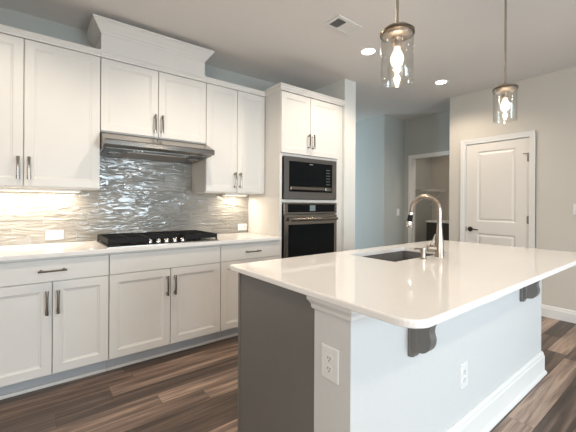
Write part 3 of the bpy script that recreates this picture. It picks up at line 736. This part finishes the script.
# ---------------------------------------------------------------- pendants
def pendant(x, y, ztop, label, first=False):
    t = thing('pendant_light', label, 'pendant light', (x, y, ztop), 'glass cylinder pendants over the island')
    c = (x, y, 0)
    b = B(); lathe(b, [(0, CEIL-0.001), (0.065, CEIL-0.001), (0.065, CEIL-0.012), (0.055, CEIL-0.022), (0.012, CEIL-0.028), (0, CEIL-0.028)], c, 32); obj('canopy', b, 'nickel', t, True)
    b = B(); tube(b, [(x, y, CEIL-0.025), (x, y, ztop+0.038)], 0.0068, 12); obj('rod', b, 'nickel', t, True)
    b = B(); lathe(b, [(0, 0.040), (0.012, 0.040), (0.014, 0.022), (0.058, 0.020), (0.064, 0.014), (0.066, -0.006), (0.058, -0.018), (0.024, -0.022), (0, -0.022)], (x, y, ztop), 40); obj('cap', b, 'nickel', t, True)
    b = B(); lathe(b, [(0.0665, 0.004), (0.0755, 0.004), (0.0755, -0.008), (0.0665, -0.008)], (x, y, ztop), 40, closed=True); obj('ring', b, 'bronze_ring', t, True)
    b = B(); r = 0.071; h = 0.220; lathe(b, [(r, -0.009), (r, -h+0.004), (r+0.0015, -h), (r, -h-0.002), (r-0.005, -h-0.002), (r-0.006, -h), (r-0.004, -h+0.004), (r-0.004, -0.009)], (x, y, ztop), 48, closed=True); obj('glass_shade', b, 'clear_glass', t, True)
    b = B(); lathe(b, [(0, -0.0225), (0.024, -0.0225), (0.024, -0.030), (0.019, -0.034), (0.019, -0.062), (0.016, -0.066), (0, -0.066)], (x, y, ztop), 24); obj('socket', b, 'nickel', t, True)
    b = B(); lathe(b, [(0.0135, -0.066), (0.0145, -0.076), (0.022, -0.090), (0.029, -0.108), (0.030, -0.122), (0.024, -0.142), (0.012, -0.153), (0, -0.156)], (x, y, ztop), 28); u = obj('bulb', b, 'bulb_glass', t, True)
    b = B()
    for k in range(5):
        a = 2*math.pi*k/5; tube(b, [(x+0.006*math.cos(a), y+0.006*math.sin(a), ztop-0.085), (x+0.013*math.cos(a), y+0.013*math.sin(a), ztop-0.125), (x+0.007*math.cos(a+.5), y+0.007*math.sin(a+.5), ztop-0.145)], 0.0022, 6)
    obj('filament', b, 'filament', u)
    l = bpy.data.lights.new('bulb_light', 'POINT'); l.energy = 9; l.color = (1, 0.80, 0.58); l.shadow_soft_size = 0.015
    o = bpy.data.objects.new('bulb_light', l); COL.objects.link(o); o.parent = t; o.location = (0, 0, -0.125)
mat('bronze_ring', (0.16, 0.13, 0.10), 0.3, 1.0, var=0.05)
pendant(1.307, -2.425, 2.020, 'clear glass cylinder pendant with glowing bulb, nearer of the two over the island')
pendant(2.573, -2.425, 2.044, 'clear glass cylinder pendant with glowing bulb, farther one in front of the panelled door')

# ---------------------------------------------------------------- recessed lights and vent
def downlight(x, y, label, p=46):
    t = thing('recessed_light', label, 'recessed light', (x, y, CEIL), 'recessed ceiling lights')
    b = B(); lathe(b, [(0.085, 0), (0.085, -0.004), (0.070, -0.007), (0.062, -0.003), (0.062, 0)], (x, y, CEIL-0.0005), 36, closed=True); obj('trim_ring', b, 'plastic_white', t, True)
    b = B(); lathe(b, [(0, -0.0005), (0.060, -0.0005), (0.060, -0.003), (0, -0.003)], (x, y, CEIL), 36); obj('lens', b, 'lamp_disc', t)
    l = bpy.data.lights.new('downlight', 'SPOT'); l.energy = p; l.color = (1, 0.86, 0.70); l.spot_size = math.radians(150); l.spot_blend = 0.6; l.shadow_soft_size = 0.05
    o = bpy.data.objects.new('downlight', l); COL.objects.link(o); o.parent = t; o.location = (0, 0, -0.02)
downlight(2.563, -1.262, 'bright round recessed ceiling light beside the air vent')
downlight(3.887, -1.297, 'bright round recessed ceiling light farthest back, between the two pendants')
downlight(1.08, -1.27, 'round recessed ceiling light above the aisle in front of the cooktop')
downlight(-0.20, -1.25, 'round recessed ceiling light above the aisle at the left end')
downlight(5.75, -0.9, 'unseen recessed ceiling light added to brighten the room beyond the doorway', 22)  # unseen lamp, added to lift the laundry room brightness
downlight(0.6, -4.4, 'round recessed ceiling light behind the viewer on the left', 40)
downlight(2.6, -4.4, 'round recessed ceiling light behind the viewer on the right', 40)

def vent():
    x0, x1, y0, y1 = 1.886, 2.168, -1.515, -1.342
    t = thing('ceiling_vent', 'white rectangular air vent in the ceiling with an open dark section', 'air vent', ((x0+x1)/2, (y0+y1)/2, CEIL))
    b = B(); M = DOWN(CEIL-0.0005); w = 0.030
    for a, c, d, e in ((x0, x1, y0, y0+w), (x0, x1, y1-w, y1), (x0, x0+w, y0+w, y1-w), (x1-w, x1, y0+w, y1-w)): loops(b, a, c, d, e, [(0, 0), (0, 0.006), (0.002, 0.008)], M)
    obj('frame', b, 'vent_white', t)
    b = B(); loops(b, x0+w, x1-w, y0+w, y1-w, [(0, 0), (0, 0.0012)], M); obj('backing', b, 'slot_dark', t)
    b = B(); n = 12
    for k in range(n):
        y = y0+w+(y1-y0-2*w)*(k+.5)/n
        loops(b, x0+w+0.095, x1-w, y-0.0046, y+0.0046, [(0, 0.0015), (0, 0.005)], M)
    obj('louvre', b, 'vent_white', t)
    b = B()
    for k in range(4):
        x = x0+w+0.012+k*0.022; loops(b, x-0.001, x+0.001, y0+w, y1-w, [(0, 0.0015), (0, 0.006)], M)
    obj('damper_blade', b, 'toe_grey', t)
vent()

# ---------------------------------------------------------------- laundry room beyond the recess
def shelf():
    t = thing('wire_shelf', 'white wire shelf with a slanted brace on the laundry room wall', 'shelf', (5.9, 0.0, 1.53))
    b = B()
    for k in range(8): tube(b, [(5.45, 0.14-0.038*k, 1.53), (6.34, 0.14-0.038*k, 1.53)], 0.004, 6)
    for k in range(12): tube(b, [(5.46+k*0.078, 0.146, 1.526), (5.46+k*0.078, -0.13, 1.526)], 0.0035, 6)
    tube(b, [(5.45, -0.13, 1.50), (6.34, -0.13, 1.50)], 0.006, 6)
    obj('grid', b, 'plastic_white', t)
    for x in (5.75, 6.25):
        b = B(); tube(b, [(x, -0.12, 1.50), (x, 0.146, 1.22)], 0.007, 8); obj('brace', b, 'plastic_white', t)
shelf()
t = thing('laundry_block', 'dark block with a pale top in the room beyond the doorway', 'cabinet', (6.1, -0.9, 0))  # block stands in for an unidentified dark area below a pale edge
b = B(); bx(b, 5.62, 6.345, -2.2, -0.145, 0.0, 0.93, 0.003, 1); obj('carcass', b, 'dark_block', t)
b = B(); bx(b, 5.60, 6.348, -2.2, -0.14, 0.9305, 0.96, 0.003, 1); obj('pale_top', b, 'trim_white', t)
